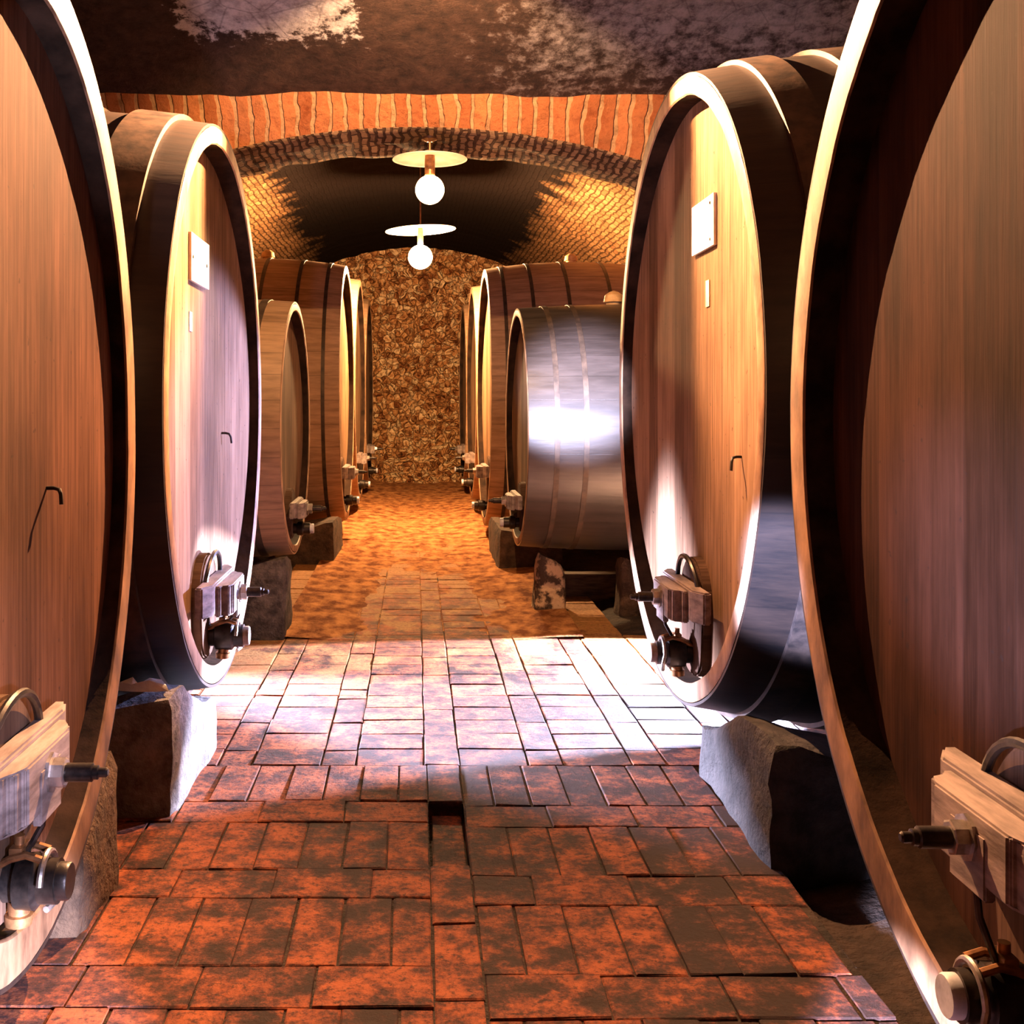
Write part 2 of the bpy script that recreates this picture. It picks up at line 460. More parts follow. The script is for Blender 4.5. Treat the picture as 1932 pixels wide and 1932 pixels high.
def make_gear(root, depth, zb, dy=0.0, s=1.0, simple=False, front=-.075, cap='capwood', bar_m='bar', zt=.73):
    """manhole door, wooden crossbar with a bolt, and the tap below"""
    x0 = depth(0)
    # door: arched board
    w, z0, z1 = .20 * s, zb + .035, zt + .10 * s
    out = []
    zc = z1 - w
    for i in range(17):
        an = PI * i / 16
        out.append((w * math.cos(an), zc + w * math.sin(an)))
    for i in range(9):
        an = PI + PI * i / 8
        out.append((w * .8 * math.cos(an), z0 + w * .45 + w * .45 * math.sin(an)))
    bm = bmesh.new()
    A = [bm.verts.new((x0 - .045, dy + y, z)) for y, z in out]; B = [bm.verts.new((x0 + .01, dy + y, z)) for y, z in out]
    n = len(out)
    fs = [bm.faces.new(A), bm.faces.new(B[::-1])]
    for i in range(n): fs.append(bm.faces.new((A[i], B[i], B[(i + 1) % n], A[(i + 1) % n])))
    bmesh.ops.bevel(bm, geom=list(fs[0].edges), offset=.008, segments=2, affect='EDGES')
    door = obj('manhole_door', bm, M['door'], root)
    if not simple:
        bm = bmesh.new()
        pts = [(x0 - .05 - .02 * math.sin(PI * i / 20), dy + (w + .004) * math.cos(PI * i / 20), zc + (w + .004) * math.sin(PI * i / 20)) for i in range(21)]
        add_tube(bm, pts, .011, 8)
        obj('door_ring', bm, M['iron'], door, True)
    # crossbar: long back board and a shorter stepped block in front
    zm = zt - .065 * s
    h = .066 * s
    bm = bmesh.new()
    xb = x0 - .045
    xm = (xb + front) / 2
    hb, hf = .34 * s, .22 * s
    add_prism(bm, [(xb, dy - hb), (xb, dy + hb), (xb - .03, dy + hb), (xm, dy + hf + .045), (xm, dy - hf - .045), (xb - .03, dy - hb)], zm - h * .95, zm + h, .006)
    add_prism(bm, [(xm + .004, dy - hf), (xm + .004, dy + hf), (xm - .02, dy + hf), (xm - .02, dy + hf - .03), (front + .012, dy + hf - .035), (front + .012, dy + hf - .07), (front, dy + hf - .075),
                   (front, dy - hf + .075), (front + .012, dy - hf + .07), (front + .012, dy - hf + .035), (xm - .02, dy - hf + .03), (xm - .02, dy - hf)], zm - h * 1.15, zm + h * .8, .005)
    if not simple:
        add_prism(bm, [(front - .003, dy - .07), (front - .003, dy + .07), (front + .02, dy + .07), (front + .02, dy - .07)], zm - h * 1.55, zm + h * .3, .004)
    bar = obj('crossbar', bm, M[bar_m], root)
    bm = bmesh.new()
    add_lathe_axis(bm, (front + .02, dy, zm - .005), (-1, 0, 0), [(0, .021), (.115, .021), (.118, .016), (.128, .016), (.130, .011), (.146, .011), (.15, .007)], 18)
    bolt = obj('bolt', bm, M['iron'], root, True)
    bm = bmesh.new()
    add_lathe_axis(bm, (front, dy, zm - .005), (-1, 0, 0), [(0, .046), (.008, .046), (.009, .034), (.034, .034), (.036, .030)], 6 if simple else 8)
    obj('nut', bm, M['steel'], bolt)
    # tap
    tz = zb + .13 * s
    tx = front + .0
    bm = bmesh.new()
    r = .052 * s
    add_lathe_axis(bm, (x0, dy, tz), (-1, 0, 0), [(0, r * 1.5), (.03, r * 1.5), (.032, r * .9), (.07, r * .85), (.075, r * 1.15), (x0 - tx - .03, r * 1.2), (x0 - tx - .02, r * .95), (x0 - tx + .02, r * .95)], 24)
    tap = obj('tap', bm, M['iron'], root, True)
    bm = bmesh.new()
    add_lathe_axis(bm, (tx - .015, dy, tz), (-1, 0, 0), [(0, r * .80), (.025, r * .80), (.03, r * .74)], 24)
    obj('tap_cap', bm, M[cap], tap, True)
    if not simple:
        # strap over the top, wing ears, outlet spout
        bm = bmesh.new()
        for q in (-.6, .6):
            pts = [(tx + .01 + .035 * k, dy + q * r, tz + r * (1.0 + .35 * math.sin(k * 1.1 + .4))) for k in range(5)]
            add_tube(bm, pts, .009, 8)
        add_box(bm, tx + .055, tx + .085, dy - .03, dy + .03, tz + r * 1.1, tz + r * 1.62, .004)
        add_cyl(bm, (tx + .07, dy, tz + r), (tx + .07, dy, tz + r * 2.0), .012)
        obj('strap', bm, M['brass'], tap, True)
        bm = bmesh.new()
        pts = [(tx + .006, dy + (r * 1.15) * math.cos(PI * (.05 + k / 11)), tz + (r * 1.25) * math.sin(PI * (.05 + k / 11))) for k in range(12)]
        add_tube(bm, pts, .008, 8)
        add_tube(bm, [(tx + .006, dy - r * 1.15, tz), (tx - .002, dy - r * 1.25, tz - .03), (tx, dy - r * .9, tz - .062), (tx + .01, dy, tz - r * 1.25)], .008, 8)
        obj('clamp', bm, M['steel'], tap, True)
        bm = bmesh.new()
        add_lathe_axis(bm, (tx + .07, dy, tz - r * .8), (.05, 0, -1), [(0, .026), (.03, .024), (.032, .032), (.055, .030)], 16)
        obj('spout', bm, M['brass'], tap, True)
        # thin rod from the bolt down to the tap
        bm = bmesh.new()
        add_tube(bm, [(front + .008, dy, zm - .01), (front + .02, dy - .005, (zm + tz) / 2), (tx + .06, dy, tz + r)], .0075, 8)
        obj('rod', bm, M['iron'], root, True)

def plaque(name, root, depth, y0, y1, z0, z1, m, th=.014):
    bm = bmesh.new()
    n = 6
    A = []
    for i in range(n + 1):
        y = y0 + (y1 - y0) * i / n
        x = depth(y)
        A.append([bm.verts.new((x + .006, y, z0)), bm.verts.new((x + .006, y, z1)), bm.verts.new((x - th, y, z1)), bm.verts.new((x - th, y, z0))])
    for a, b in zip(A, A[1:]):
        for k in range(4): bm.faces.new((a[k], b[k], b[(k + 1) % 4], a[(k + 1) % 4]))
    bm.faces.new(A[0]); bm.faces.new(A[-1][::-1])
    o = obj(name, bm, m, root)
    return o

def screws(plate, depth, pts, th=.014):
    for y, z in pts:
        bm = bmesh.new()
        add_lathe_axis(bm, (depth(y) - th + .002, y, z), (-1, 0, 0), [(0, .009), (.004, .009), (.007, .005)], 10)
        obj('screw', bm, M['iron'], plate)

def hook(root, depth, y, z, s=1.0, flip=1):
    bm = bmesh.new()
    x = depth(y)
    add_tube(bm, [(x + .005, y, z), (x - .02, y, z), (x - .035, y + .006 * flip, z - .004), (x - .042, y + .02 * flip * s, z - .02 * s), (x - .045, y + .026 * flip * s, z - .055 * s)], .0055, 8)
    obj('hook', bm, M['iron'], root, True)

# near left
r, dep, Z = cask(-1, .90, 2.70, .957, 1.21, -.12, .115, .045, .025, 2.2, (.03, .05), 'head_brown', 'staves', [.10, .45, .8], .11, .012, rim_m='endgrain_dark', label=
     'huge dark cask nearest the viewer on the left, cut off by the left edge', group='wine casks along the aisle', gear=dict(dy=.14, cap='iron'))
hook(r, dep, -.27, 1.27, .75, 1)
# second left
r, dep, Z = cask(-1, .86, 5.092, 1.234, 1.228, -.022, .088, .055, .035, 2.4, (.05, .085), 'head_pale', 'staves', [.13, .50, .92], .17, .022,
     'big cask with white plate and bluish light on its head, second on the left', 'wine casks along the aisle', gear=dict(front=-.085, cap='steel', dy=.12))
pl = plaque('number_plate', r, dep, 5.092 - 5.13, 5.092 - 4.71, 2.0, 2.2, M['plate']); screws(pl, dep, [(.02, 2.1), (.35, 2.1)])
plaque('paper_label', r, dep, .31, .37, 1.79, 1.87, M['strip_white'], .004)
hook(r, dep, -.42, 1.34, .9, -1)
# near right
r, dep, Z = cask(1, 1.13, 2.13, 1.31, 1.343, -.062, .13, .085, .03, 2.2, (.03, .05), 'head_dark', 'staves', [.10, .5, .85], .12, .012, rim_m='endgrain_dark', label=
     'huge dark cask nearest the viewer on the right, cut off by the right edge', group='wine casks along the aisle', gear=dict(dy=.05, front=-.07))
# second right
r, dep, Z = cask(1, 1.13, 5.0, 1.33, 1.347, .046, .092, .055, .035, 2.4, (.045, .11), 'head_pale', 'staves', [.17, .48, .80], .13, .02,
     'big cask with white plate and yellow label strip, second on the right', 'wine casks along the aisle', gear=dict(front=-.085, cap='steel', dy=-.15))
pl = plaque('number_plate', r, dep, 4.585 - 5.0, 4.96 - 5.0, 2.13, 2.34, M['plate']); screws(pl, dep, [(-.36, 2.16), (-.36, 2.31)])
plaque('label_strip', r, dep, 4.70 - 5.0, 4.76 - 5.0, 1.89, 2.0, M['strip'], .004)
hook(r, dep, -.80, 1.29, .9, -1)
# small casks under the arch
cask(-1, .81, 7.72, .96, .851, -.186, .06, .05, .02, 1.8, (.02, .03), 'head_small', 'staves_brown', [.16, .42, .9], .05, .006,
     'small brown cask under the brick arch on the left', 'wine casks along the aisle', gear=dict(simple=True, s=.8, front=-.07, zt=.82), hoop_m='hoop_thin', seg=112)
cask(1, .73, 8.32, .96, .865, -.195, .06, .05, .02, 1.75, (.02, .03), 'head_small', 'staves_grey', [.17, .36, .98, 1.5], .035, .005,
     'small grey cask under the arch on the right with a glaring spot of white light', 'wine casks along the aisle', gear=dict(simple=True, s=.8, front=-.07, zt=.82), hoop_m='hoop_thin', bung=.72, seg=112)
# far rows
far = [(-1, .73, 12.1, 1.33, 1.35, .075, 'tall far cask behind the small brown cask on the left', .85),
       (-1, .73, 15.0, 1.42, 1.45, .13, 'far cask mostly hidden, second from the end wall on the left', None),
       (-1, .73, 17.9, 1.42, 1.45, .13, 'farthest left cask beside the rubble end wall', None),
       (1, .73, 12.3, 1.34, 1.38, .03, 'tall far cask behind the small grey cask on the right', .95),
       (1, .73, 15.1, 1.36, 1.40, .10, 'far cask mostly hidden, second from the end wall on the right', None),
       (1, .73, 17.9, 1.36, 1.40, .10, 'farthest right cask beside the rubble end wall', None)]
for sd, a, d, ry, rz, cz, lab, bg in far:
    cask(sd, a, d, ry, rz, cz, .085, .06, .03, 1.9, (.015, .08), 'head_small', 'staves_tan', [.14, .42, .78, 1.2, 1.5], .035, .006,
         lab, 'wine casks along the aisle', gear=dict(simple=True, s=.95, front=-.08, zt=.80), hoop_m='hoop_thin', bung=bg, seg=112)

# ------------------------------------------------------------------ stones that carry the casks
def stone(name, label, cat, x0, x1, y0, y1, ztop, m, group=None, rough=.012, seed=1, n=7, skew=0.0, drop=.12):
    """block whose top follows ztop(fraction along y); irregular faces"""
    bm = bmesh.new()
    zb = -.07
    cx, cy = (x0 + x1) / 2, (y0 + y1) / 2
    bmesh.ops.create_grid(bm, x_segments=1, y_segments=1, size=1)
    bm.clear()
    g = {}
    def V(i, j, k):
        key = (i, j, k)
        if key not in g:
            u, v, w = i / n, j / n, k / n
            x = x0 + (x1 - x0) * u; y = y0 + (y1 - y0) * v
            z = zb + (ztop(v) - drop * (u if x0 > 0 else 1 - u) - zb) * w
            x += skew * (1 - w) * (1 if x < cx else -1) * -1
            q = Vector((x * 4 + seed * 3.1, y * 4, z * 4))
            dx, dy, dz = noise.noise_vector(q) * rough * 1.6
            e = noise.noise_vector(q * 3.3) * rough * .8
            # worn corners
            edge = sum(1 for t in (i, j, k) if t in (0, n))
            pull = .012 * max(0, edge - 1)
            x += dx + e[0] + (pull if x < cx else -pull)
            y += dy + e[1] + (pull if y < cy else -pull)
            z += (dz + e[2] - (pull if k == n else 0)) if k > 0 else 0
            g[key] = bm.verts.new((x - cx, y - cy, z))
        return g[key]
    for a in range(n):
        for b in range(n):
            for k in (0, n):
                bm.faces.new((V(k, a, b), V(k, a + 1, b), V(k, a + 1, b + 1), V(k, a, b + 1)))
                bm.faces.new((V(a, k, b), V(a + 1, k, b), V(a + 1, k, b + 1), V(a, k, b + 1)))
                bm.faces.new((V(a, b, k), V(a + 1, b, k), V(a + 1, b + 1, k), V(a, b + 1, k)))
    o = obj(name, bm, m, None, True, (cx, cy, 0))
    return tag(o, label, cat, group or 'stones under the casks')

def lerp(*p):
    def f(v):
        t = v * (len(p) - 1); i = min(int(t), len(p) - 2)
        return p[i] + (p[i + 1] - p[i]) * (t - i)
    return f
SC = 'cask support'
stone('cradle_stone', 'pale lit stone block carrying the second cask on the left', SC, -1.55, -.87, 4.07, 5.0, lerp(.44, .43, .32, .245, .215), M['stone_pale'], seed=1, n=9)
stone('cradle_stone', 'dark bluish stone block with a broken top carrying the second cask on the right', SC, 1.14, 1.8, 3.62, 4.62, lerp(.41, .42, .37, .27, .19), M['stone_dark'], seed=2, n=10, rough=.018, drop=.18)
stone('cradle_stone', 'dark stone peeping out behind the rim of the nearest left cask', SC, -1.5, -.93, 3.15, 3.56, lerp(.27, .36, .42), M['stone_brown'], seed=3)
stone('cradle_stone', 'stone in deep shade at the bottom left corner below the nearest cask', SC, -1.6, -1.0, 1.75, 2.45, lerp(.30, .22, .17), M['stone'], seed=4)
stone('cradle_stone', 'two course dark block carrying the small brown cask on the left', SC, -1.5, -.82, 7.08, 7.52, lerp(.52, .50, .45), M['stone'], seed=5)
stone('chock_stone', 'blotchy upright stone wedged under the small grey cask on the right', SC, .86, 1.05, 7.98, 8.22, lerp(.43, .42, .40), M['chock'], seed=6, skew=.03)
stone('chock_stone', 'reddish stone half hidden behind the rim of the second right cask', SC, 1.44, 1.75, 8.0, 8.25, lerp(.40, .38, .36), M['stone_brown'], seed=7)
stone('cradle_stone', 'shadowed block under the tall far cask on the left', SC, -1.3, -.74, 10.35, 11.5, lerp(.40, .40, .30), M['stone_brown'], seed=8)
stone('cradle_stone', 'shadowed block under the tall far cask on the right', SC, .72, 1.3, 9.95, 11.3, lerp(.38, .38, .36), M['stone_brown'], seed=9)
for sd, d, z0, lab in ((-1, 14.0, .28, 'dark block below the far cask second from the end wall on the left'), (-1, 16.9, .28, 'dark block below the farthest left cask'),
                       (1, 14.1, .30, 'dark block below the far cask second from the end wall on the right'), (1, 16.9, .30, 'dark block below the farthest right cask')):
    stone('cradle_stone', lab, SC, min(sd * .85, sd * 1.5), max(sd * .85, sd * 1.5), d, d + .8, lerp(z0, z0 - .06, z0 - .12), M['stone_brown'], seed=int(d * 3 + sd))
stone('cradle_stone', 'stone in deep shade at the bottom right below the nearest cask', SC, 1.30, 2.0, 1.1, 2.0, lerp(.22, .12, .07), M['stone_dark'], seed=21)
bm = bmesh.new(); add_box(bm, -.50, .50, -.07, .07, -.07, .17, .01)
tag(obj('timber_beam', bm, M['timber'], None, False, (1.5, 8.75, 0)), 'dark timber beam lying under the small grey cask behind the upright stone', SC)
# pale splintered wedge on the left stone
bm = bmesh.new()
pts = [(-.09, -.02, 0), (-.05, .03, .0), (-.02, .0, .0), (.02, .025, .0), (.07, .015, 0), (.10, -.03, 0), (.03, -.04, 0), (-.04, -.035, 0)]
A = [bm.verts.new(p) for p in pts]
B = [bm.verts.new((x * .9, y * .8, .03 + .012 * math.sin(i * 2.3))) for i, (x, y, z) in enumerate(pts)]
bm.faces.new(A[::-1]); bm.faces.new(B)
for i in range(len(pts)): bm.faces.new((A[i], A[(i + 1) % len(pts)], B[(i + 1) % len(pts)], B[i]))
tag(obj('wood_wedge', bm, M['splinter'], None, False, (-1.0, 4.16, .44)), 'pale splintered wedge lying on the pale left stone', 'wedge')

# ------------------------------------------------------------------ floor
bm = bmesh.new()
nx, ny = 40, 110
g = [[None] * (ny + 1) for _ in range(nx + 1)]
for i in range(nx + 1):
    for j in range(ny + 1):
        x = -3.7 + 7.4 * i / nx; y = -2.6 + 24.0 * j / ny
        z = -.075
        side = max(0, abs(x - .12) - 1.15)
        if side > 0: z += min(.05, side * .3) + .02 * noise.noise(Vector((x * 2, y * 2, 0)))
        g[i][j] = bm.verts.new((x, y, z))
for i in range(nx):
    for j in range(ny): bm.faces.new((g[i][j], g[i + 1][j], g[i + 1][j + 1], g[i][j + 1]))
struct(obj('floor', bm, M['earth'], None, True))

bm = bmesh.new()
tint = bm.loops.layers.float_color.new('tint')
def brick(x0, x1, y0, y1, dz=0.0, gap=.0034, skip=False):
    if skip: return
    r = random.random()
    x0 += gap * random.uniform(.5, 1.2); x1 -= gap * random.uniform(.5, 1.2); y0 += gap * random.uniform(.5, 1.4); y1 -= gap * random.uniform(.5, 1.4)
    z = dz + random.uniform(-.003, .002)
    tx, ty = random.uniform(-.0018, .0018), random.uniform(-.0018, .0018)
    b = .0035
    def P(x, y, zz): return bm.verts.new((x + random.uniform(-.003, .003), y + random.uniform(-.003, .003), zz + (tx if x > (x0 + x1) / 2 else -tx) + (ty if y > (y0 + y1) / 2 else -ty)))
    c = [(x0, y0), (x1, y0), (x1, y1), (x0, y1)]
    s = [(1, 1), (-1, 1), (-1, -1), (1, -1)]
    lo = [P(x, y, -.09) for x, y in c]
    md = [P(x, y, z - b) for x, y in c]
    hi = [P(x + b * sx, y + b * sy, z) for (x, y), (sx, sy) in zip(c, s)]
    fs = [bm.faces.new(hi)]
    for k in range(4):
        q = (k + 1) % 4
        fs.append(bm.faces.new((md[k], md[q], hi[q], hi[k]))); fs.append(bm.faces.new((lo[k], lo[q], md[q], md[k])))
    for f in fs:
        for l in f.loops: l[tint] = (r, r, r, 1)
SX0, SX1 = .045, .175          # middle strip of bricks laid lengthways
# near part: rows of lengthways bricks alternating with rows of crossways bricks
def near(xa, xb, rows, dirn):
    for k, (y0, y1, kind) in enumerate(rows):
        w = .142 if kind == 's' else .305
        x = 0
        first = True
        lim = abs(xb - xa)
        while x < lim - .03 or first:
            x1 = min(x + w, lim)
            if first and k % 3 == 1: x1 = min(x + w * .6, lim)
            if first and k % 4 == 2: x1 = min(x + w * .8, lim)
            first = False
            if dirn > 0: brick(xa + x, xa + x1, y0, y1)
            else: brick(xa - x1, xa - x, y0, y1)
            x = x1
            if x >= lim - .03: break
rowsL = [(1.16, 1.57, 's'), (1.57, 1.78, 't'), (1.78, 2.19, 's'), (2.19, 2.40, 't'), (2.40, 2.80, 's'), (2.80, 3.01, 't'), (3.01, 3.42, 's'), (3.42, 3.63, 't'), (3.63, 4.04, 's'), (4.04, 4.25, 't'), (4.25, 4.66, 's')]
rowsR = [(a - .05, b - .05 if b < 4.6 else b, k) for a, b, k in rowsL]
near(SX0, -1.15, rowsL, -1)
near(SX1, 1.17, rowsR, 1)
y = 1.2
while y < 4.64:
    h = .41
    if y > 3.5: break
    brick(SX0, SX1, y, y + h); y += h
brick(SX0 + .008, SX1 - .006, 3.66, 3.94, dz=-.030)
brick(SX0 + .012, SX1 - .004, 3.95, 4.22, dz=-.045)
brick(SX0, SX1, 4.24, 4.66)
# a row across, then columns of crossways bricks between lengthways ones
def columns(y0, y1, shift=0.0):
    brick(SX0, SX1, y0, y0 + .01 + .0, skip=True)
    yy = y0
    while yy < y1 - .05:
        brick(SX0 - .01, SX1 + .005, yy, min(yy + .42, y1)); yy += .42
    for dirn, xs, lim in ((-1, SX0 - .01, 1.35 if y0 < 6.5 else .95), (1, SX1 + .005, 1.6 if y0 < 7 else .95)):
        x = 0; k = 0
        while x < lim:
            w = .285 if k % 2 == 0 else .142
            bh = .222 if k % 2 == 0 else .42
            yy = y0 + (0 if k % 2 == 0 else shift)
            if yy > y0: 
                brick(*( (xs + x, xs + x + w) if dirn > 0 else (xs - x - w, xs - x)), y0, yy)
            while yy < y1 - .04:
                a, b = (xs + x, xs + x + w) if dirn > 0 else (xs - x - w, xs - x)
                brick(a, b, yy, min(yy + bh, y1)); yy += bh
            x += w; k += 1
columns(4.66, 5.77, .2)
columns(5.77, 7.25, .11)
columns(7.25, 9.5, .3)
columns(9.5, 12.4, .15)
columns(12.4, 20.95, .1)
def bed(x0, x1, y0, y1, z=-.008):
    f = bm.faces.new([bm.verts.new(p) for p in ((x0, y0, z), (x1, y0, z), (x1, y1, z), (x0, y1, z))]); f.material_index = 1
bed(-1.15, SX0, 1.1, 4.7); bed(SX1, 1.17, 1.1, 4.7); bed(SX0, SX1, 1.1, 3.66); bed(SX0, SX1, 4.24, 4.7)
bed(-1.3, 1.6, 4.7, 6.9, -.014); bed(-.85, .95, 6.9, 9.0, -.010); bed(-.85, .95, 9.0, 21.0, -.006)
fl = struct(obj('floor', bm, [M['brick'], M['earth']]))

bm = bmesh.new()
nx, ny = 60, 260
g = []
for i in range(nx + 1):
    row = []
    for j in range(ny + 1):
        x = -.98 + 2.1 * i / nx; y = 7.12 + 13.9 * j / ny
        p = Vector((x * 2.3, y * 1.5, 0))
        n = noise.noise(p) * .6 + noise.noise(p * 2.7) * .35 + noise.noise(p * 7) * .2
        e = max(0, abs(x - .08) - .28)
        z = -.009 + .017 * n + .06 * e + min(.012, max(0, y - 8.5) * .005) - max(0, 7.45 - y) * .03
        if abs(x - .08) > .98: z = -.05
        row.append(bm.verts.new((x, y, z)))
    g.append(row)
for i in range(nx):
    for j in range(ny): bm.faces.new((g[i][j], g[i + 1][j], g[i + 1][j + 1], g[i][j + 1]))
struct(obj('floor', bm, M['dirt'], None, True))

# ------------------------------------------------------------------ shell
def grid_obj(name, nu, nv, f, uvf, m, smooth=True):
    bm = bmesh.new(); uv = bm.loops.layers.uv.new('UVMap')
    vs = [[bm.verts.new(f(i / nu, j / nv)) for j in range(nv + 1)] for i in range(nu + 1)]
    for i in range(nu):
        for j in range(nv):
            fc = bm.faces.new((vs[i][j], vs[i + 1][j], vs[i + 1][j + 1], vs[i][j + 1]))
            for l, (a, b) in zip(fc.loops, ((i, j), (i + 1, j), (i + 1, j + 1), (i, j + 1))):
                l[uv].uv = uvf(a / nu, b / nv)
    return obj(name, bm, m, None, smooth)
W = 3.6
Y1, Y2, YF, YB = 7.2, 7.95, 21.2, -2.4
# shallow cross vault over the near bay
def near_ceiling(u, v):
    x = -W + 2 * W * u
    y = YB + (Y1 + .15 - YB) * v
    if y > .6: t = (y - 3.95) / 3.35
    else: t = (y + 2.75) / 3.35 - 0
    z = 3.40 + .72 * (1 - min(1, abs(t)) ** 2)
    n = noise.noise(Vector((x * 1.6, y * 1.6, 3))) * .03 + noise.noise(Vector((x * 5, y * 5, 9))) * .014
    return (x, y, z + n)
struct(grid_obj('ceiling', 110, 150, near_ceiling, lambda u, v: (u * 2 * W, v * 9.7), M['ceil']))
# far barrel vault
R2v = 4.3; CR = 4.35
def far_vault(u, v):
    x = -W + 2 * W * u; y = Y2 - .05 + (YF + .1 - Y2 + .05) * v
    z = CR - (R2v - math.sqrt(max(0, R2v ** 2 - x * x)))
    n = noise.noise(Vector((x * 3, y * 3, 1))) * .02
    return (x, y, z + n)
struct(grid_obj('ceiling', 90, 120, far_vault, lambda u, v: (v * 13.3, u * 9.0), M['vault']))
# brick arch between the bays
RA = 4.9
def arch_z(x): return 3.235 - (RA - math.sqrt(RA * RA - x * x))
bm = bmesh.new(); uv = bm.loops.layers.uv.new('UVMap')
na = 96; ns = 8
def quad(vs, uvs, mi):
    f = bm.faces.new(vs); f.material_index = mi; f.smooth = True
    for l, q in zip(f.loops, uvs): l[uv].uv = q
xs = [-W + 2 * W * i / na for i in range(na + 1)]
arc = [RA * math.asin(x / RA) for x in xs]
TOP = 4.45
fb = [bm.verts.new((x, Y1, arch_z(x))) for x in xs]; ft = [bm.verts.new((x * (1.12 if abs(x) < 3.2 else 1), Y1, TOP)) for x in xs]
rows = [fb]
for k in range(1, ns + 1):
    y = Y1 + (Y2 - Y1) * k / ns
    rows.append([bm.verts.new((x, y + .012 * noise.noise(Vector((x * 6, y * 6, 0))), arch_z(x) + .03 * noise.noise(Vector((x * 5, y * 5, 4))) - .02 * (k > 0))) for x in xs])
bt = [bm.verts.new((x, Y2, TOP)) for x in xs]
for i in range(na):
    quad((fb[i], fb[i + 1], ft[i + 1], ft[i]), ((.02, arc[i]), (.02, arc[i + 1]), (TOP - arch_z(xs[i + 1]) + .02, arc[i + 1]), (TOP - arch_z(xs[i]) + .02, arc[i])), 0)
    for k in range(ns):
        a, b = rows[k], rows[k + 1]
        d0, d1 = (Y2 - Y1) * k / ns, (Y2 - Y1) * (k + 1) / ns
        quad((a[i], a[i + 1], b[i + 1], b[i]), ((d0, arc[i]), (d0, arc[i + 1]), (d1, arc[i + 1]), (d1, arc[i])), 1)
    b = rows[-1]
    quad((b[i], b[i + 1], bt[i + 1], bt[i]), ((0, arc[i]), (0, arc[i + 1]), (1, arc[i + 1]), (1, arc[i])), 0)
ao = struct(obj('wall_middle', bm, [M['arch'], M['soffit']]))
# far wall of rubble
def far_wall(u, v):
    x = -W + 2 * W * u; z = -.1 + 4.6 * v
    p = Vector((x * 3.2, 0, z * 3.2))
    n = noise.noise(p) * .12 + noise.noise(p * 2.3) * .10 + noise.noise(p * 5) * .06
    foot = max(0, .75 - z)
    return (x, YF - n * (1 + foot) - foot * .9, z)
struct(grid_obj('wall_far', 190, 120, far_wall, lambda u, v: (u * 7, v * 4.6), M['rubble']))
def plane_wall(name, f, uvf):
    struct(grid_obj(name, 12, 12, f, uvf, M['wallb']))
plane_wall('wall_left', lambda u, v: (-W + .02, YB - .1 + (YF - YB + .2) * u, -.1 + 4.6 * v), lambda u, v: (u * 23.6, v * 4.6))
plane_wall('wall_right', lambda u, v: (W - .02, YB - .1 + (YF - YB + .2) * u, -.1 + 4.6 * v), lambda u, v: (u * 23.6, v * 4.6))
plane_wall('wall_back', lambda u, v: (-W + 2 * W * u, YB + .02, -.1 + 4.6 * v), lambda u, v: (u * 7.2, v * 4.6))

# ------------------------------------------------------------------ lamps
def lamp(label, x, y, zb, zs, ztop, rs, power_m, tilt=0, br=.06):
    root = thing('pendant_lamp', label, 'lamp', (x, y, ztop), 0, 'pendant lamps along the vault')
    L = lambda z: z - ztop
    bm = bmesh.new(); add_cyl(bm, (0, 0, .02), (0, 0, L(zs) + .02), .009)
    add_lathe_axis(bm, (0, 0, .03), (0, 0, -1), [(0, .05), (.035, .05), (.05, .02)])
    obj('stem', bm, M['brass'], root, True)
    bm = bmesh.new()
    prof = [(.0, .035), (.018, .06), (.034, rs * .55), (.05, rs * .97), (.058, rs), (.052, rs * .99), (.042, rs * .55), (.026, .06), (.03, .03)]
    add_lathe_axis(bm, (0, 0, L(zs) + .03), (math.sin(tilt), 0, -math.cos(tilt)), prof, 48)
    obj('shade', bm, M['enamel'], root, True)
    bm = bmesh.new()
    add_lathe_axis(bm, (0, 0, L(zs) + .02), (0, 0, -1), [(0, .03), (.05, .034), (max(.06, zs - zb - br * .8), .034), (max(.065, zs - zb - br * .8) + .005, .028)])
    obj('socket', bm, M['brass'], root, True)
    bm = bmesh.new()
    bmesh.ops.create_uvsphere(bm, u_segments=24, v_segments=16, radius=br, matrix=Matrix.Translation((0, 0, L(zb))))
    obj('bulb', bm, power_m, root, True)
    return root
lamp('lamp with a round enamel shade under the brick arch, upper of the two in view', .09, 7.42, 2.876, 3.10, 3.21, .245, bulb_mat('bulb_arch', 30), br=.095)
lamp('lamp with a tilted shade deep in the vault, lower of the two in view', .05, 13.2, 3.165, 3.505, 4.36, .41, bulb_mat('bulb_far', 3100), tilt=.05, br=.14)
near_lamp = lamp('lamp at the top edge of the picture in front of the brick arch', .15, 5.4, 3.62, 3.66, 4.0, .22, bulb_mat('bulb_near', 60), br=.045)
# unseen curved shield, added to cut the beams' edge on the second casks
bm = bmesh.new()
a0, a1 = math.radians(-24), math.radians(180 + 18.5)
A = []
for i in range(41):
    an = a0 + (a1 - a0) * i / 40
    for rr in (.035, .037): A.append([bm.verts.new((rr * math.cos(an), rr * math.sin(an), z - 4.0)) for z in (3.43, 3.56)])
for i in range(40):
    p, q, p2, q2 = A[2 * i], A[2 * i + 1], A[2 * i + 2], A[2 * i + 3]
    bm.faces.new((p[0], p2[0], p2[1], p[1])); bm.faces.new((q[0], q[1], q2[1], q2[0]))
    bm.faces.new((p[0], q[0], q2[0], p2[0])); bm.faces.new((p[1], p2[1], q2[1], q[1]))
for p, q in ((A[0], A[1]), (A[-2], A[-1])): bm.faces.new((p[0], p[1], q[1], q[0]))
obj('beam_shield', bm, M['iron'], near_lamp, False)

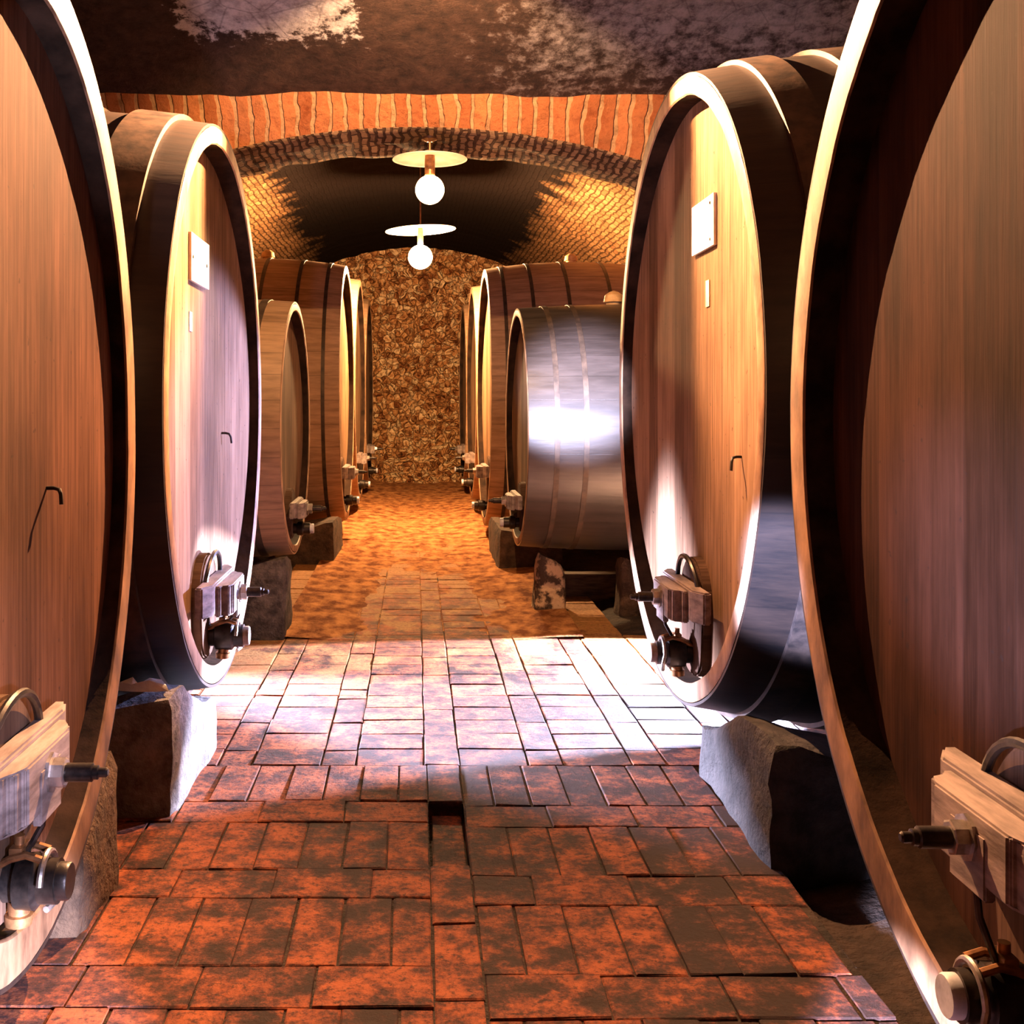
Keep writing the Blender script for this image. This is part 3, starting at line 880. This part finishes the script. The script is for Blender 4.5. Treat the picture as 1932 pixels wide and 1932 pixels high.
def spot(name, loc, target, energy, color, size, blend=.1, radius=.03):
    li = bpy.data.lights.new(name, 'SPOT'); li.energy = energy; li.color = color
    li.spot_size = math.radians(size); li.spot_blend = blend; li.shadow_soft_size = radius
    o = bpy.data.objects.new(name, li); col.objects.link(o)
    o.location = loc
    d = Vector(target) - Vector(loc)
    o.rotation_euler = d.to_track_quat('-Z', 'Y').to_euler()
    return o
COOL = (.66, .68, 1.0)
LP = (.15, 5.4, 3.535)
AMB = (1, .50, .23)
spot('lamp_beam_right', LP, (LP[0] + 1.05, LP[1] - 1.0, LP[2] - .30), 4900, AMB, 130, 1.0, .004)
spot('lamp_beam_left', LP, (LP[0] - 1.05, LP[1] - 1.25, LP[2] - .30), 6600, AMB, 130, 1.0, .004)
spot('lamp_beam_arch', (.15, 5.52, 3.60), (.1, 7.2, 2.85), 480, (1, .56, .25), 104, .4, .01)
# cool lights hidden in the gaps; the high one is added for the left head
spot('work_light_right_low', (2.55, 6.93, .75), (-.3, 5.3, -1.2), 10000, COOL, 66.4, .03, .05)
spot('fill_right_high', (1.5, 6.85, 1.6), (-.94, 5.5, 1.1), 2000, (.42, .46, 1), 44, .35, .05)
spot('work_light_left_low', (-2.3, 6.55, .5), (1.2, 4.9, .2), 10500, COOL, 36, .35, .14)
# unseen cool spots added near the camera, each brightening one part
spot('fill_far', (-.5, .5, 1.3), (1.05, 7.4, 1.55), 46000, COOL, 8.5, 1.0, .03)
spot('fill_gap', (-.75, 1.5, 1.0), (1.40, 3.98, .88), 11000, (.42, .52, 1), 11, .6, .04)
spot('fill_rim_left', (.3, 1.0, .3), (-.9, 2.4, .03), 3000, COOL, 26, .4, .04)
spot('fill_rim_right', (-.1, .9, .3), (1.13, 2.55, .0), 8000, COOL, 14.5, .4, .04)
spot('fill_cask_right', (-.4, .5, .9), (1.22, 2.35, 1.12), 2200, (.45, .55, 1), 19, 1.0, .04)
spot('fill_cask_left', (.45, .7, 1.15), (-.93, 2.5, .75), 420, (.66, .66, 1), 24, 1.0, .04)
spot('fill_ceiling', (-.7, .8, 1.9), (.2, 6.0, 3.6), 500, COOL, 44, .6, .05)

# ------------------------------------------------------------------ camera, world
w = bpy.data.worlds.new('World'); scene.world = w; w.use_nodes = True
w.node_tree.nodes['Background'].inputs[0].default_value = (.02, .015, .02, 1)
w.node_tree.nodes['Background'].inputs[1].default_value = .2
cam = bpy.data.cameras.new('Camera'); co = bpy.data.objects.new('Camera', cam); col.objects.link(co)
cam.sensor_width = 36; cam.sensor_fit = 'HORIZONTAL'; cam.lens = 2140 / 1932 * 36
cam.shift_x = (966 - 785) / 1932; cam.shift_y = -(966 - 755) / 1932
cam.clip_start = .02
co.location = (0, 0, ZC); co.rotation_euler = (PI / 2, 0, 0)
scene.camera = co
vs = scene.view_settings
vs.view_transform = 'Standard'; vs.look = 'None'; vs.exposure = 0; vs.gamma = 1; vs.use_curve_mapping = False
